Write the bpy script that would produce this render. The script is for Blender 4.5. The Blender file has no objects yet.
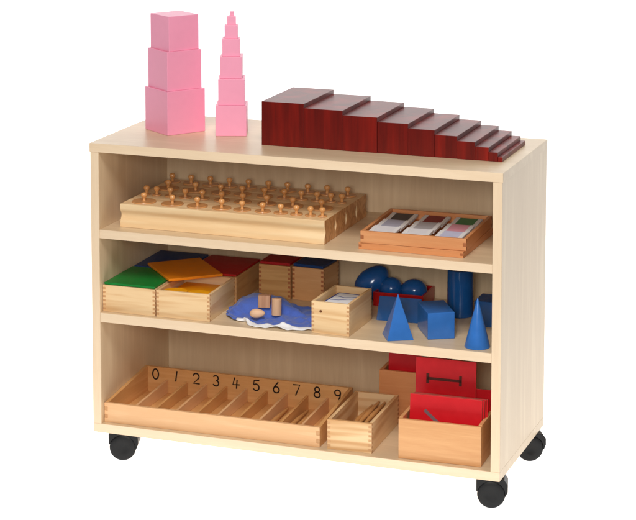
import bpy, bmesh, math, random
from mathutils import Vector, noise
random.seed(7)
C = bpy.context.scene
COL = C.collection
R = math.radians
Z0 = 0.0655                       # caster height: underside of the shelf unit

# ---------------------------------------------------------------- camera
cam_d = bpy.data.cameras.new('camera'); cam = bpy.data.objects.new('camera', cam_d); COL.objects.link(cam)
cam_d.sensor_width = 36; cam_d.lens = 2096.98 / 636 * 36
cam_d.shift_x = 0.0; cam_d.shift_y = -300.2 / 636
cam_d.clip_start = 0.05; cam_d.clip_end = 100
cam.location = (1.94061, -3.94444, 1.49781 + Z0)
cam.rotation_euler = (math.pi / 2 - 0.10908, 0, 0.347228)
C.camera = cam

# ---------------------------------------------------------------- light
w = bpy.data.worlds.new('World'); C.world = w; w.use_nodes = True
bg = w.node_tree.nodes['Background']; bg.inputs[0].default_value = (1, 1, 1, 1); bg.inputs[1].default_value = 0.16
def area(name, loc, target, size, power, col=(1, 1, 1)):
    l = bpy.data.lights.new(name, 'AREA'); l.shape = 'RECTANGLE'; l.size, l.size_y = size; l.energy = power; l.color = col
    o = bpy.data.objects.new(name, l); COL.objects.link(o); o.location = loc
    o.rotation_euler = (Vector(target) - Vector(loc)).to_track_quat('-Z', 'Y').to_euler()
    return o
area('key_softbox', (1.0, -2.1, 2.9), (.45, .1, .4), (1.2, 1.0), 67, (1, .985, .96))
area('fill_softbox', (1.45, -3.3, 1.45), (.45, .1, .4), (.7, .7), 42, (1, .985, .955))
C.view_settings.view_transform = 'Standard'; C.view_settings.look = 'None'
C.view_settings.exposure = 0.0; C.view_settings.gamma = 1
C.render.engine = 'CYCLES'
try:
    C.cycles.use_denoising = True
    C.cycles.max_bounces = 10; C.cycles.diffuse_bounces = 6
except Exception: pass

# ---------------------------------------------------------------- materials
def lin(r, g, b):
    f = lambda c: (c / 255) / 12.92 if c / 255 <= .04045 else ((c / 255 + .055) / 1.055) ** 2.4
    return (f(r), f(g), f(b), 1)
def base_mat(name):
    m = bpy.data.materials.new(name); m.use_nodes = True
    nt = m.node_tree
    return m, nt, nt.nodes['Principled BSDF']
def coords(nt, scale):
    tc = nt.nodes.new('ShaderNodeTexCoord'); oi = nt.nodes.new('ShaderNodeObjectInfo')
    mul = nt.nodes.new('ShaderNodeMath'); mul.operation = 'MULTIPLY'; mul.inputs[1].default_value = 7.3
    nt.links.new(oi.outputs['Random'], mul.inputs[0])
    add = nt.nodes.new('ShaderNodeVectorMath'); add.operation = 'ADD'
    nt.links.new(tc.outputs['Object'], add.inputs[0]); nt.links.new(mul.outputs[0], add.inputs[1])
    mp = nt.nodes.new('ShaderNodeMapping'); mp.inputs['Scale'].default_value = scale
    nt.links.new(add.outputs[0], mp.inputs[0])
    return mp.outputs[0]
def ramp(nt, fac, stops):
    r = nt.nodes.new('ShaderNodeValToRGB'); e = r.color_ramp.elements
    while len(e) < len(stops): e.new(.5)
    for el, (p, c) in zip(e, stops): el.position = p; el.color = c
    nt.links.new(fac, r.inputs[0]); return r.outputs[0]
def wood(name, c_dark, c_light, axis, scale=30, rough=.42, streak=.35, rings=3.0, coat=0, bump=.06, spec=.45):
    """long-grained timber: distorted rings plus fine pores, grain running along one axis"""
    m, nt, p = base_mat(name)
    sc = [scale] * 3; sc['xyz'.index(axis)] = scale * .07
    v = coords(nt, sc)
    n1 = nt.nodes.new('ShaderNodeTexNoise'); n1.inputs['Scale'].default_value = 1; n1.inputs['Detail'].default_value = 2.5
    n1.inputs['Distortion'].default_value = .5; nt.links.new(v, n1.inputs['Vector'])
    k = nt.nodes.new('ShaderNodeMath'); k.operation = 'MULTIPLY'; k.inputs[1].default_value = rings * 6.283
    s = nt.nodes.new('ShaderNodeMath'); s.operation = 'SINE'
    nt.links.new(n1.outputs['Fac'], k.inputs[0]); nt.links.new(k.outputs[0], s.inputs[0])
    mr = nt.nodes.new('ShaderNodeMapRange'); mr.inputs[1].default_value = -1; mr.inputs[2].default_value = 1
    nt.links.new(s.outputs[0], mr.inputs[0])
    n2 = nt.nodes.new('ShaderNodeTexNoise'); n2.inputs['Scale'].default_value = 9; n2.inputs['Detail'].default_value = 4
    nt.links.new(v, n2.inputs['Vector'])
    mx = nt.nodes.new('ShaderNodeMix'); mx.inputs[0].default_value = 1 - streak
    nt.links.new(n2.outputs['Fac'], mx.inputs[2]); nt.links.new(mr.outputs[0], mx.inputs[3])
    # slow board-to-board tone
    n3 = nt.nodes.new('ShaderNodeTexNoise'); n3.inputs['Scale'].default_value = .22; n3.inputs['Detail'].default_value = 1
    nt.links.new(v, n3.inputs['Vector'])
    mx2 = nt.nodes.new('ShaderNodeMix'); mx2.inputs[0].default_value = .35
    nt.links.new(mx.outputs[0], mx2.inputs[2]); nt.links.new(n3.outputs['Fac'], mx2.inputs[3])
    col = ramp(nt, mx2.outputs[0], [(.15, c_dark), (.8, c_light)])
    nt.links.new(col, p.inputs['Base Color'])
    p.inputs['Roughness'].default_value = rough; p.inputs['Specular IOR Level'].default_value = spec
    if coat: p.inputs['Coat Weight'].default_value = coat; p.inputs['Coat Roughness'].default_value = .12
    b = nt.nodes.new('ShaderNodeBump'); b.inputs['Strength'].default_value = bump; b.inputs['Distance'].default_value = .001
    nt.links.new(n2.outputs['Fac'], b.inputs['Height']); nt.links.new(b.outputs[0], p.inputs['Normal'])
    return m
def paint(name, col, rough=.35, spec=.5, var=.06, bump=.02, scale=60, coat=0):
    m, nt, p = base_mat(name)
    v = coords(nt, (scale,) * 3)
    n = nt.nodes.new('ShaderNodeTexNoise'); n.inputs['Scale'].default_value = 1; n.inputs['Detail'].default_value = 5
    nt.links.new(v, n.inputs['Vector'])
    d = tuple(c * (1 - var) for c in col[:3]) + (1,); l = tuple(min(1, c * (1 + var)) for c in col[:3]) + (1,)
    nt.links.new(ramp(nt, n.outputs['Fac'], [(.3, d), (.7, l)]), p.inputs['Base Color'])
    mr = nt.nodes.new('ShaderNodeMapRange'); mr.inputs[3].default_value = rough * .85; mr.inputs[4].default_value = rough * 1.2
    nt.links.new(n.outputs['Fac'], mr.inputs[0]); nt.links.new(mr.outputs[0], p.inputs['Roughness'])
    p.inputs['Specular IOR Level'].default_value = spec
    if coat: p.inputs['Coat Weight'].default_value = coat; p.inputs['Coat Roughness'].default_value = .1
    b = nt.nodes.new('ShaderNodeBump'); b.inputs['Strength'].default_value = bump; b.inputs['Distance'].default_value = .001
    nt.links.new(n.outputs['Fac'], b.inputs['Height']); nt.links.new(b.outputs[0], p.inputs['Normal'])
    return m
def fabric(name, col, var=.12):
    m, nt, p = base_mat(name)
    v = coords(nt, (900, 900, 900))
    n = nt.nodes.new('ShaderNodeTexNoise'); n.inputs['Scale'].default_value = 1; n.inputs['Detail'].default_value = 2
    nt.links.new(v, n.inputs['Vector'])
    d = tuple(c * (1 - var) for c in col[:3]) + (1,); l = tuple(min(1, c * (1 + var)) for c in col[:3]) + (1,)
    nt.links.new(ramp(nt, n.outputs['Fac'], [(.3, d), (.7, l)]), p.inputs['Base Color'])
    p.inputs['Roughness'].default_value = .85; p.inputs['Specular IOR Level'].default_value = .15
    p.inputs['Sheen Weight'].default_value = .25
    b = nt.nodes.new('ShaderNodeBump'); b.inputs['Strength'].default_value = .25; b.inputs['Distance'].default_value = .0006
    nt.links.new(n.outputs['Fac'], b.inputs['Height']); nt.links.new(b.outputs[0], p.inputs['Normal'])
    return m

M = {}
for ax in 'xyz':
    M['maple_' + ax] = wood('maple_laminate_' + ax, lin(210, 183, 147), lin(231, 208, 173), ax, 34, .36, .5, 1.6, bump=.02)
    M['pine_' + ax] = wood('pale_pine_' + ax, lin(214, 166, 112), lin(238, 204, 156), ax, 42, .42, .25, 2.6)
    M['beech_' + ax] = wood('warm_beech_' + ax, lin(206, 146, 92), lin(230, 179, 126), ax, 60, .4, .5, 1.6)
    M['alder_' + ax] = wood('orange_alder_' + ax, lin(208, 134, 82), lin(230, 166, 114), ax, 60, .36, .5, 1.6)
    M['honey_' + ax] = wood('honey_beech_' + ax, lin(208, 150, 90), lin(232, 184, 124), ax, 60, .4, .5, 1.6)
    M['honey_pale_' + ax] = wood('pale_honey_beech_' + ax, lin(224, 172, 122), lin(240, 198, 150), ax, 60, .4, .5, 1.6)
    M['oak_' + ax] = wood('honey_oak_' + ax, lin(184, 130, 74), lin(214, 166, 108), ax, 50, .42, .4, 2.4)
M['edge_x'] = wood('edge_banding_x', lin(226, 198, 164), lin(240, 216, 184), 'x', 60, .4, .6, 1.2, bump=.02)
M['edge_z'] = wood('edge_banding_z', lin(226, 198, 164), lin(240, 216, 184), 'z', 60, .4, .6, 1.2, bump=.02)
M['endgrain'] = wood('joint_end_grain', lin(194, 144, 98), lin(216, 170, 122), 'x', 90, .5, .5, 1.5)
M['endgrain_red'] = wood('joint_end_grain_red', lin(160, 92, 52), lin(188, 120, 74), 'x', 90, .5, .5, 1.5)
M['mahogany'] = wood('dark_red_mahogany', lin(62, 9, 7), lin(146, 26, 14), 'z', 24, .36, .45, 1.2, bump=.03, spec=.28)
M['bold_x'] = wood('bold_grained_pine_x', lin(208, 158, 104), lin(242, 208, 160), 'x', 24, .42, .12, 4.5)
M['bold_y'] = wood('bold_grained_pine_y', lin(208, 158, 104), lin(242, 208, 160), 'y', 24, .42, .12, 4.5)
M['block_pine'] = wood('block_pine', lin(232, 194, 144), lin(245, 219, 176), 'x', 46, .38, .45, 1.8)
M['block_end'] = wood('block_end_grain', lin(178, 122, 72), lin(214, 162, 106), 'x', 30, .4, .3, 5)
M['knobwood'] = wood('varnished_knob_wood', lin(206, 142, 80), lin(234, 176, 114), 'z', 60, .2, .5, 1.2, coat=.5)
M['plug'] = wood('varnished_cylinder_wood', lin(190, 132, 80), lin(218, 164, 108), 'x', 60, .3, .5, 1.4, coat=.2)
M['spindle'] = wood('turned_spindle_wood', lin(186, 128, 72), lin(216, 164, 104), 'y', 80, .4, .5, 1.5)
M['knot'] = paint('dark_knot', lin(112, 66, 36), .5, .3, .25, .05, 500)
M['mdf'] = paint('dull_board_edge', lin(150, 78, 66), .8, .2, .15, .1, 900)
M['raw'] = wood('raw_wood', lin(206, 160, 122), lin(226, 186, 150), 'z', 60, .6, .5, 1.5)
M['raw_pale'] = wood('raw_pale_wood', lin(222, 176, 140), lin(238, 200, 164), 'z', 60, .6, .5, 1.5)
M['raw_brown'] = wood('raw_brown_wood', lin(170, 122, 92), lin(196, 150, 118), 'z', 90, .6, .3, 3)
M['pink'] = paint('pink_paint', lin(243, 158, 185), .38, .45, .012)
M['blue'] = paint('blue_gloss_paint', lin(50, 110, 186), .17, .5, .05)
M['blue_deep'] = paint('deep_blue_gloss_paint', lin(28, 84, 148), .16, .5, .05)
M['red'] = paint('red_board_paint', lin(206, 12, 26), .35, .5, .04)
M['red_tray'] = paint('red_tray_paint', lin(176, 16, 18), .3, .5, .05)
M['lid_green'] = paint('green_lid_paint', lin(14, 124, 48), .4, .4, .04)
M['lid_blue'] = paint('blue_lid_paint', lin(18, 56, 108), .4, .4, .04)
M['lid_red'] = paint('red_lid_paint', lin(172, 18, 24), .4, .4, .04)
M['lid_yellow'] = paint('orange_yellow_lid_paint', lin(232, 136, 22), .38, .4, .05)
M['yellow'] = paint('yellow_piece_paint', lin(240, 164, 14), .38, .4, .05)
M['black'] = paint('black_plastic', lin(16, 16, 17), .40, .3, .15, .1, 300)
M['rubber'] = paint('black_rubber_tread', lin(26, 26, 27), .7, .3, .15, .1, 300)
M['ink'] = paint('black_numeral_paint', lin(34, 22, 16), .5, .3, .1)
M['sand'] = paint('grey_sandpaper', lin(120, 96, 100), .95, .1, .25, .5, 2500)
M['sand_dark'] = paint('dark_sandpaper', lin(92, 52, 48), .95, .1, .25, .5, 2500)
M['white'] = paint('white_plastic', lin(232, 232, 234), .4, .4, .02)
M['card'] = paint('white_card', lin(232, 234, 240), .7, .2, .02)
M['card_line'] = paint('blue_card_print', lin(40, 64, 140), .7, .2, .05)
M['cloth'] = fabric('blue_cotton', lin(76, 103, 186))
M['hem'] = fabric('white_cotton', lin(240, 240, 242), .04)
for n, c in dict(grey_d=(72, 70, 76), grey_l=(178, 180, 200), white_t=(226, 226, 232), dred=(140, 44, 50), grey_m=(180, 178, 184),
                 green_t=(60, 132, 82), pink_t=(228, 160, 178), lav=(196, 198, 224)).items():
    M['t_' + n] = paint('tablet_' + n, lin(*c), .4, .35, .03)

# ---------------------------------------------------------------- mesh helpers
def empty(name, loc, rz=0, label=None, cat=None, group=None):
    o = bpy.data.objects.new(name, None); COL.objects.link(o); o.empty_display_size = .02
    o.location = (loc[0], loc[1], loc[2] + Z0); o.rotation_euler = (0, 0, R(rz))
    tag(o, label, cat, group); return o
def tag(o, label=None, cat=None, group=None, kind=None):
    for k, v in (('label', label), ('category', cat), ('group', group), ('kind', kind)):
        if v: o[k] = v
    return o
def link(name, bm, mats, parent=None, loc=(0, 0, 0), rz=0, bevel=.0006, smooth=None, seg=2, rot=None):
    bmesh.ops.recalc_face_normals(bm, faces=bm.faces)
    me = bpy.data.meshes.new(name); bm.to_mesh(me); bm.free()
    for m in (mats if isinstance(mats, (list, tuple)) else [mats]): me.materials.append(m)
    if smooth is not None:
        for p in me.polygons: p.use_smooth = True
        me.set_sharp_from_angle(angle=R(smooth))
    o = bpy.data.objects.new(name, me); COL.objects.link(o)
    if parent: o.parent = parent; o.location = loc
    else: o.location = (loc[0], loc[1], loc[2] + Z0)
    o.rotation_euler = rot if rot else (0, 0, R(rz))
    if bevel:
        b = o.modifiers.new('bevel', 'BEVEL'); b.width = bevel; b.segments = seg; b.limit_method = 'ANGLE'; b.angle_limit = R(35)
    return o
def add_box(bm, x0, x1, y0, y1, z0, z1, mi=0):
    v = [bm.verts.new((x, y, z)) for z in (z0, z1) for x, y in ((x0, y0), (x1, y0), (x1, y1), (x0, y1))]
    for f in ((3, 2, 1, 0), (4, 5, 6, 7), (0, 1, 5, 4), (1, 2, 6, 5), (2, 3, 7, 6), (3, 0, 4, 7)):
        bm.faces.new([v[i] for i in f]).material_index = mi
    return bm
def box(*a): return add_box(bmesh.new(), *a)
def prism(pts, axis, a, b, bm=None):
    """extrude a polygon: pts are 2-D; axis 'y' -> (x,z), 'x' -> (y,z), 'z' -> (x,y)"""
    bm = bm or bmesh.new()
    f = {'y': lambda u, v, t: (u, t, v), 'x': lambda u, v, t: (t, u, v), 'z': lambda u, v, t: (u, v, t)}[axis]
    lo = [bm.verts.new(f(u, v, a)) for u, v in pts]; hi = [bm.verts.new(f(u, v, b)) for u, v in pts]
    n = len(pts); bm.faces.new(lo[::-1]); bm.faces.new(hi)
    for i in range(n): bm.faces.new((lo[i], lo[(i + 1) % n], hi[(i + 1) % n], hi[i]))
    return bm
def lathe(prof, n=40, bm=None, c=(0, 0, 0), axis='z'):
    bm = bm or bmesh.new(); rings = []
    f = (lambda r, a, z: (c[0] + r * math.cos(a), c[1] + r * math.sin(a), c[2] + z)) if axis == 'z' else \
        (lambda r, a, z: (c[0] + r * math.cos(a), c[1] + z, c[2] + r * math.sin(a)))
    for r, z in prof:
        rings.append([bm.verts.new(f(r, 2 * math.pi * i / n, z)) for i in range(n)] if r > 1e-6 else [bm.verts.new(f(0, 0, z))])
    for A, B in zip(rings, rings[1:]):
        for i in range(n):
            j = (i + 1) % n
            if len(A) == 1 and len(B) > 1: bm.faces.new((A[0], B[j], B[i]))
            elif len(B) == 1 and len(A) > 1: bm.faces.new((A[i], A[j], B[0]))
            elif len(A) > 1: bm.faces.new((A[i], A[j], B[j], B[i]))
    if len(rings[0]) > 1: bm.faces.new(rings[0][::-1])
    if len(rings[-1]) > 1: bm.faces.new(rings[-1])
    return bm
def ribbon(bm, pts, wd, t, y=0.0):
    """flat stroke of width wd in the x-z plane, thickness t towards -y, rounded ends"""
    P = [Vector((p[0], p[1])) for p in pts]; closed = (P[0] - P[-1]).length < 1e-6
    if closed: P = P[:-1]
    n = len(P); L = []; Rr = []
    for i in range(n):
        a = P[i - 1] if (i > 0 or closed) else None; b = P[(i + 1) % n] if (i < n - 1 or closed) else None
        d = ((P[i] - a).normalized() if a else Vector((0, 0))) + ((b - P[i]).normalized() if b else Vector((0, 0)))
        d.normalize(); nn = Vector((-d.y, d.x))
        ext = Vector((0, 0))
        if not closed and i == 0: ext = -d * wd * .25
        if not closed and i == n - 1: ext = d * wd * .25
        L.append(P[i] + nn * wd / 2 + ext); Rr.append(P[i] - nn * wd / 2 + ext)
    mk = lambda q, yy: bm.verts.new((q.x, yy, q.y))
    LF = [mk(q, y - t) for q in L]; RF = [mk(q, y - t) for q in Rr]; LB = [mk(q, y) for q in L]; RB = [mk(q, y) for q in Rr]
    for i in range(n if closed else n - 1):
        j = (i + 1) % n
        bm.faces.new((LF[i], RF[i], RF[j], LF[j])); bm.faces.new((LF[i], LF[j], LB[j], LB[i])); bm.faces.new((RF[j], RF[i], RB[i], RB[j]))
    if not closed:
        bm.faces.new((LF[0], LB[0], RB[0], RF[0])); bm.faces.new((LF[-1], RF[-1], RB[-1], LB[-1]))
    return bm

def tooth_poly(length, h, t, n, par, z0=0):
    """side outline of a finger-jointed board: teeth at both ends"""
    left = []
    for i in range(n):
        u = 0 if i % 2 == par else t
        left += [(u, z0 + h * i / n), (u, z0 + h * (i + 1) / n)]
    pts = left[:]
    pts += [(length - u, z) for u, z in reversed(left)]
    out = []
    for p in pts:
        if not out or (abs(out[-1][0] - p[0]) + abs(out[-1][1] - p[1]) > 1e-7): out.append(p)
    return out
def mark_ends(bm, axis, lo, hi, mi=1):
    bmesh.ops.recalc_face_normals(bm, faces=bm.faces)
    k = 'xyz'.index(axis)
    for f in bm.faces:
        c = f.calc_center_median()
        if abs(f.normal[k]) > .9 and (abs(c[k] - lo) < 1e-5 or abs(c[k] - hi) < 1e-5): f.material_index = mi
    return bm
def jbox(root, wd, dp, h, t, n, mat, z=0.0, end='endgrain', base=.006, knot=None):
    """open finger-jointed box: front, back, two sides, base as parts of root"""
    mx, my = M[mat + '_x'], M[mat + '_y']; e = M[end]
    for nm, y in (('front_panel', 0), ('back_panel', dp - t)):
        bm = mark_ends(prism(tooth_poly(wd, h, t, n, 0), 'y', 0, t), 'x', 0, wd)
        link(nm, bm, [mx, e], root, (0, y, z), bevel=.0005)
    for x in (0, wd - t):
        bm = mark_ends(prism(tooth_poly(dp, h, t, n, 1), 'x', 0, t), 'y', 0, dp)
        link('side_panel', bm, [my, e], root, (x, 0, z), bevel=.0005)
    link('base_panel', box(t + .0002, wd - t - .0002, t + .0002, dp - t - .0002, .0005, base), mx, root, (0, 0, z), bevel=0)

# ---------------------------------------------------------------- setting: white studio sweep, glow added to keep it shadowless
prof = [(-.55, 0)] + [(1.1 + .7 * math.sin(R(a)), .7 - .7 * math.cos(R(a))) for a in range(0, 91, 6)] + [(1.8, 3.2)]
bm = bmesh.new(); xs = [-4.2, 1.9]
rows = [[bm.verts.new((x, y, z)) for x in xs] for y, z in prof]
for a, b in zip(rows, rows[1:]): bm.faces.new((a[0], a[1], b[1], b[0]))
m, nt, p = base_mat('glowing_white_sweep')
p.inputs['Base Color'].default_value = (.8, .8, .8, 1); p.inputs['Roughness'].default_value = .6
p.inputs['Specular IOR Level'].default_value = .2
p.inputs['Emission Color'].default_value = (1, 1, 1, 1); p.inputs['Emission Strength'].default_value = 1.0  # added glow, no lamp behind: clips sweep to white, erases contact shadows
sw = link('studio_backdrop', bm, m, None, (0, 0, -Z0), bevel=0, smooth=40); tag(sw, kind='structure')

# ---------------------------------------------------------------- mobile shelf unit
W, D, H, T = .9, .3678, .62935, .019
S1, S1b, S2, S2b, B0 = .44336, .42471, .26256, .24251, .01916
unit = empty('shelf_unit', (0, 0, 0), 0, 'pale maple mobile shelf unit with three open tiers on black castors', 'shelf unit')
bt = .0012
def panel(name, x0, x1, z0, z1, edge, mat, y0=0, y1=D):
    o = link(name, box(x0, x1, y0 + bt, y1, z0, z1), M[mat], unit, bevel=.0006)
    link('edge_band', box(x0 + .0001, x1 - .0001, y0, y0 + bt - .00005, z0 + .0001, z1 - .0001), M[edge], o, bevel=.0003)
    return o
panel('top_panel', -.0015, W + .0015, H - T, H, 'edge_x', 'maple_x', -.001)
panel('bottom_panel', 0, W, 0, B0, 'edge_x', 'maple_x')
panel('side_panel', 0, T, B0, H - T, 'edge_z', 'maple_z')
panel('side_panel', W - T, W, B0, H - T, 'edge_z', 'maple_z')
panel('shelf', T + .0002, W - T - .0002, S1b, S1, 'edge_x', 'maple_x', .001, D - .013)
panel('shelf', T + .0002, W - T - .0002, S2b, S2, 'edge_x', 'maple_x', .001, D - .013)
link('back_panel', box(T + .0002, W - T - .0002, D - .012, D - .004, B0 + .0002, H - T - .0002), M['maple_z'], unit, bevel=0)
def castor(x, y, rz):
    c = link('castor', box(-.017, .017, -.017, .017, -.004, -.0003), M['black'], unit, (x, y, 0), rz, bevel=.001)
    lathe([(.0055, -.03), (.0055, -.004)], 16, None)
    bm = lathe([(.006, -.028), (.006, -.004)], 18); link('stem', bm, M['black'], c, bevel=0, smooth=40)
    # hood: shell over the wheels with a nose to one side
    wc, wr = -.0367, .0287
    hood = [(-.0302, -.030), (-.0302, -.0055), (.0265, -.0055), (.0335, -.016), (.0335, -.030), (.0292, -.040)] + \
           [(wr * .985 * math.cos(R(a)), wc + wr * .985 * math.sin(R(a))) for a in range(-6, 166, 9)]
    bm = prism(hood, 'y', -.0225, .0225)
    link('hood', bm, M['black'], c, bevel=.002, seg=3)
    for s in (-1, 1):
        y0 = -.0218 if s < 0 else .0053
        wl = lathe([(.010, .0012), (.013, 0), (.0256, .0002), (.0281, .0018), (.0287, .0045), (.0287, .0125), (.0281, .0155), (.0256, .0165), (.010, .0165)], 44, None, (0, y0, -.0367), 'y')
        link('wheel', wl, M['black'], c, bevel=0, smooth=35)
    bm = lathe([(.004, -.0195), (.004, .0195)], 14, None, (0, 0, -.0367), 'y'); link('axle', bm, M['black'], c, bevel=0, smooth=40)
castor(.052, .042, 17); castor(.872, .042, 14); castor(.875, .334, 28); castor(.05, .322, -20)

# ---------------------------------------------------------------- pink cubes on the top
SC = .0095
ordn = ['largest', 'second largest', 'third largest', 'fourth largest', 'fifth largest', 'sixth largest', 'seventh largest', 'eighth largest', 'ninth largest', 'smallest']
wide_l = ['large pink cube at the bottom of the wide three-cube tower', 'pink cube in the middle of the wide three-cube tower', 'pink cube on top of the wide three-cube tower']
z = H + .0002
for i, k in enumerate((10, 9, 8)):
    s = SC * k
    o = link('pink_cube', box(-s / 2, s / 2, -s / 2, s / 2, 0, s), M['pink'], None, (.1121, .192, z), 54.8 + (0, -1.5, 1)[i], bevel=.0008)
    tag(o, wide_l[i], 'cube', 'pink cubes stacked in towers'); z += s + .0001
narrow = ['bottom and widest pink cube of the slim pointed tower', 'pink cube second from the bottom of the slim tower', 'pink cube third from the bottom of the slim tower',
          'pink cube in the middle, fourth up the slim tower', 'pink cube third from the top of the slim tower', 'tiny pink cube just below the tip of the slim tower', 'tiniest pink cube at the tip of the slim tower']
z = H + .0002
for i, k in enumerate((7, 6, 5, 4, 3, 2, 1)):
    s = SC * k
    o = link('pink_cube', box(-s / 2, s / 2, -s / 2, s / 2, 0, s), M['pink'], None, (.2424 + (0, .0005, 0, -.0006, 0, .0004, .0012)[i], .2, z), 19 + (0, 1, -1, 2, 0, 3, 8)[i], bevel=.0007)
    tag(o, narrow[i], 'cube', 'pink cubes stacked in towers'); z += s + .0001

# ---------------------------------------------------------------- brown stair of prisms
stair = ['thickest dark red prism at the left end of the stair', 'second thickest dark red prism, next to the thickest', 'third thickest dark red prism of the stair', 'fourth thickest dark red prism of the stair',
         'fifth thickest dark red prism, left of the stair middle', 'sixth thickest dark red prism, right of the stair middle', 'seventh thickest dark red prism of the stair', 'third thinnest dark red prism of the stair',
         'second thinnest dark red slat beside the thinnest', 'thinnest dark red slat at the right end of the stair']
x = .3494
for i in range(10):
    s = .00945 * (10 - i)
    o = link('wooden_prism', box(0, s, 0, .187, 0, s * .985), M['mahogany'], None, (x, .1035 + (0, .0006, -.0004, .0008, 0, .0005, -.0006, .0004, 0, .001)[i], H + .0002), (-.2, .1, .1, -.1, .15, 0, -.1, .1, 0, .1)[i], bevel=.0006)
    tag(o, stair[i], 'wooden prism', 'dark red prisms set as a stair'); x += s + .0003

# ---------------------------------------------------------------- knobbed cylinder blocks (top tier)
KB = [[.0906, .1566, .2142, .2702, .3168, .3632, .4038, .4388, .4701, .4965], [.066, .09, .122, .1573, .1972, .2423, .2911, .3462, .4053, .4706],
      [.0873, .1524, .2123, .2629, .3149, .3607, .3998, .4355, .4674, .4923], [.0675, .1131, .1595, .2052, .2507, .2975, .3424, .3898, .4347, .4821]]
blabel = ['pale wooden cylinder block at the front of the top tier', 'wooden cylinder block second from the front, its knobs spreading rightwards', 'wooden cylinder block third from the front, its knobs crowding rightwards', 'wooden cylinder block at the back with evenly spaced knobs']
rowword = ['front', 'second', 'third', 'back']
ordinal = ['first', 'second', 'third', 'fourth', 'fifth', 'sixth', 'seventh', 'eighth', 'ninth', 'tenth']
bx0, bx1, bd, bh = .0496, .513, .0668, .050
for r in range(4):
    y0 = .040 + r * (bd + .0005)
    # block outline across its depth with a finger groove front and back
    g = .0075
    half = [(0, 0), (0, .010)] + [(g * .42 * (1 - math.cos(2 * math.pi * q / 12)), .010 + .030 * q / 12) for q in range(1, 12)] + [(0, .040), (0, bh)]
    pts = half + [(bd - u, v) for u, v in reversed(half)]
    bm = prism(pts, 'x', 0, bx1 - bx0); mark_ends(bm, 'x', 0, bx1 - bx0)
    root = link('cylinder_block', bm, [M['block_pine'], M['block_end']], None, (bx0, y0, S1 + .0002), 0, bevel=.0006, smooth=35)
    tag(root, blabel[r], 'cylinder block', 'cylinder blocks on the top tier')
    kx = KB[r]
    for i, cx in enumerate(kx):
        gap = min([abs(cx - kx[j]) for j in (i - 1, i + 1) if 0 <= j < 10])
        rad = {0: .026 - .0018 * i, 1: .0085 + .0018 * i, 2: .025 - .0017 * i, 3: .0185}[r]
        rad = min(rad, gap * .47 + .002, .026)
        c = link('knobbed_cylinder', lathe([(rad - .0006, 0), (rad, .0006), (rad, .0016), (rad - .0008, .0026)], 40), M['plug'], None, (cx, y0 + bd / 2, S1 + bh + .0004), 0, bevel=0, smooth=40)
        tag(c, f'knobbed cylinder, {ordinal[i]} from the left in the {rowword[r]} row of knobs', 'knobbed cylinder', 'knobbed cylinders in the blocks')
        kn = lathe([(.0034, .0026), (.003, .007), (.0034, .009), (.0058, .0115), (.0068, .0148), (.0062, .0178), (.004, .0198), (0, .0203)], 20)
        link('knob', kn, M['knobwood'], c, bevel=0, smooth=50)

# ---------------------------------------------------------------- colour tablet tray (top tier)
lid = empty('tray_lid', (.5895, .0325, S1 + .0002), -.8, 'orange wooden lid lying under the colour tablet tray', 'tray lid')
jbox(lid, .2235, .2165, .0135, .007, 3, 'alder', 0, 'endgrain_red', .006)
tray = empty('tablet_tray', (.5945, .0295, S1 + .0142), 1.4, 'shallow orange wooden tray holding colour tablets on the top tier', 'tray')
jbox(tray, .2228, .2155, .0242, .007, 3, 'alder', 0, 'endgrain_red', .006)
tabs = [(0, 'grey_d', 'grey_l', 'white_t'), (1, 'dred', 'grey_m', 'white_t'), (2, 'green_t', 'pink_t', 'lav')]
tl = {(0, 0): 'dark grey colour tablet at the back left of the orange tray', (0, 1): 'pale grey colour tablet in front of the dark grey one', (0, 2): 'white colour tablet at the front left of the orange tray',
      (1, 0): 'dark red colour tablet at the back of the orange tray', (1, 1): 'light grey colour tablet in front of the dark red one', (1, 2): 'white colour tablet at the front middle of the orange tray',
      (2, 0): 'green colour tablet at the back right of the orange tray', (2, 1): 'pink colour tablet in front of the green one', (2, 2): 'pale lavender colour tablet in front of the pink one'}
a = R(1.4)
for c, *cols in tabs:
    for j, cc in enumerate(cols):
        lx = .0135 + c * .0700; ly = (.120, .054, .0095)[j]; dep = (.068, .068, .048)[j]
        gx = .5945 + lx * math.cos(a) - ly * math.sin(a); gy = .0295 + lx * math.sin(a) + ly * math.cos(a)
        pl = link('colour_tablet', box(.009, .048, 0, dep, -.002, .002), M['t_' + cc], None, (gx, gy, S1 + .0312 + .0016 * (0, 1, 2)[j]), 1.4 + (.8, -.6, .4)[(c + j) % 3], bevel=.0004, rot=None)
        pl.rotation_euler.x = R(2.2)
        tag(pl, tl[(c, j)], 'colour tablet', 'colour tablets in the tray')
        for s in (0, 1):
            link('edge_strip', box(0 if s == 0 else .0478, .0092 if s == 0 else .057, 0, dep, -.0026, .0028), M['white'], pl, bevel=.0008)
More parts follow.
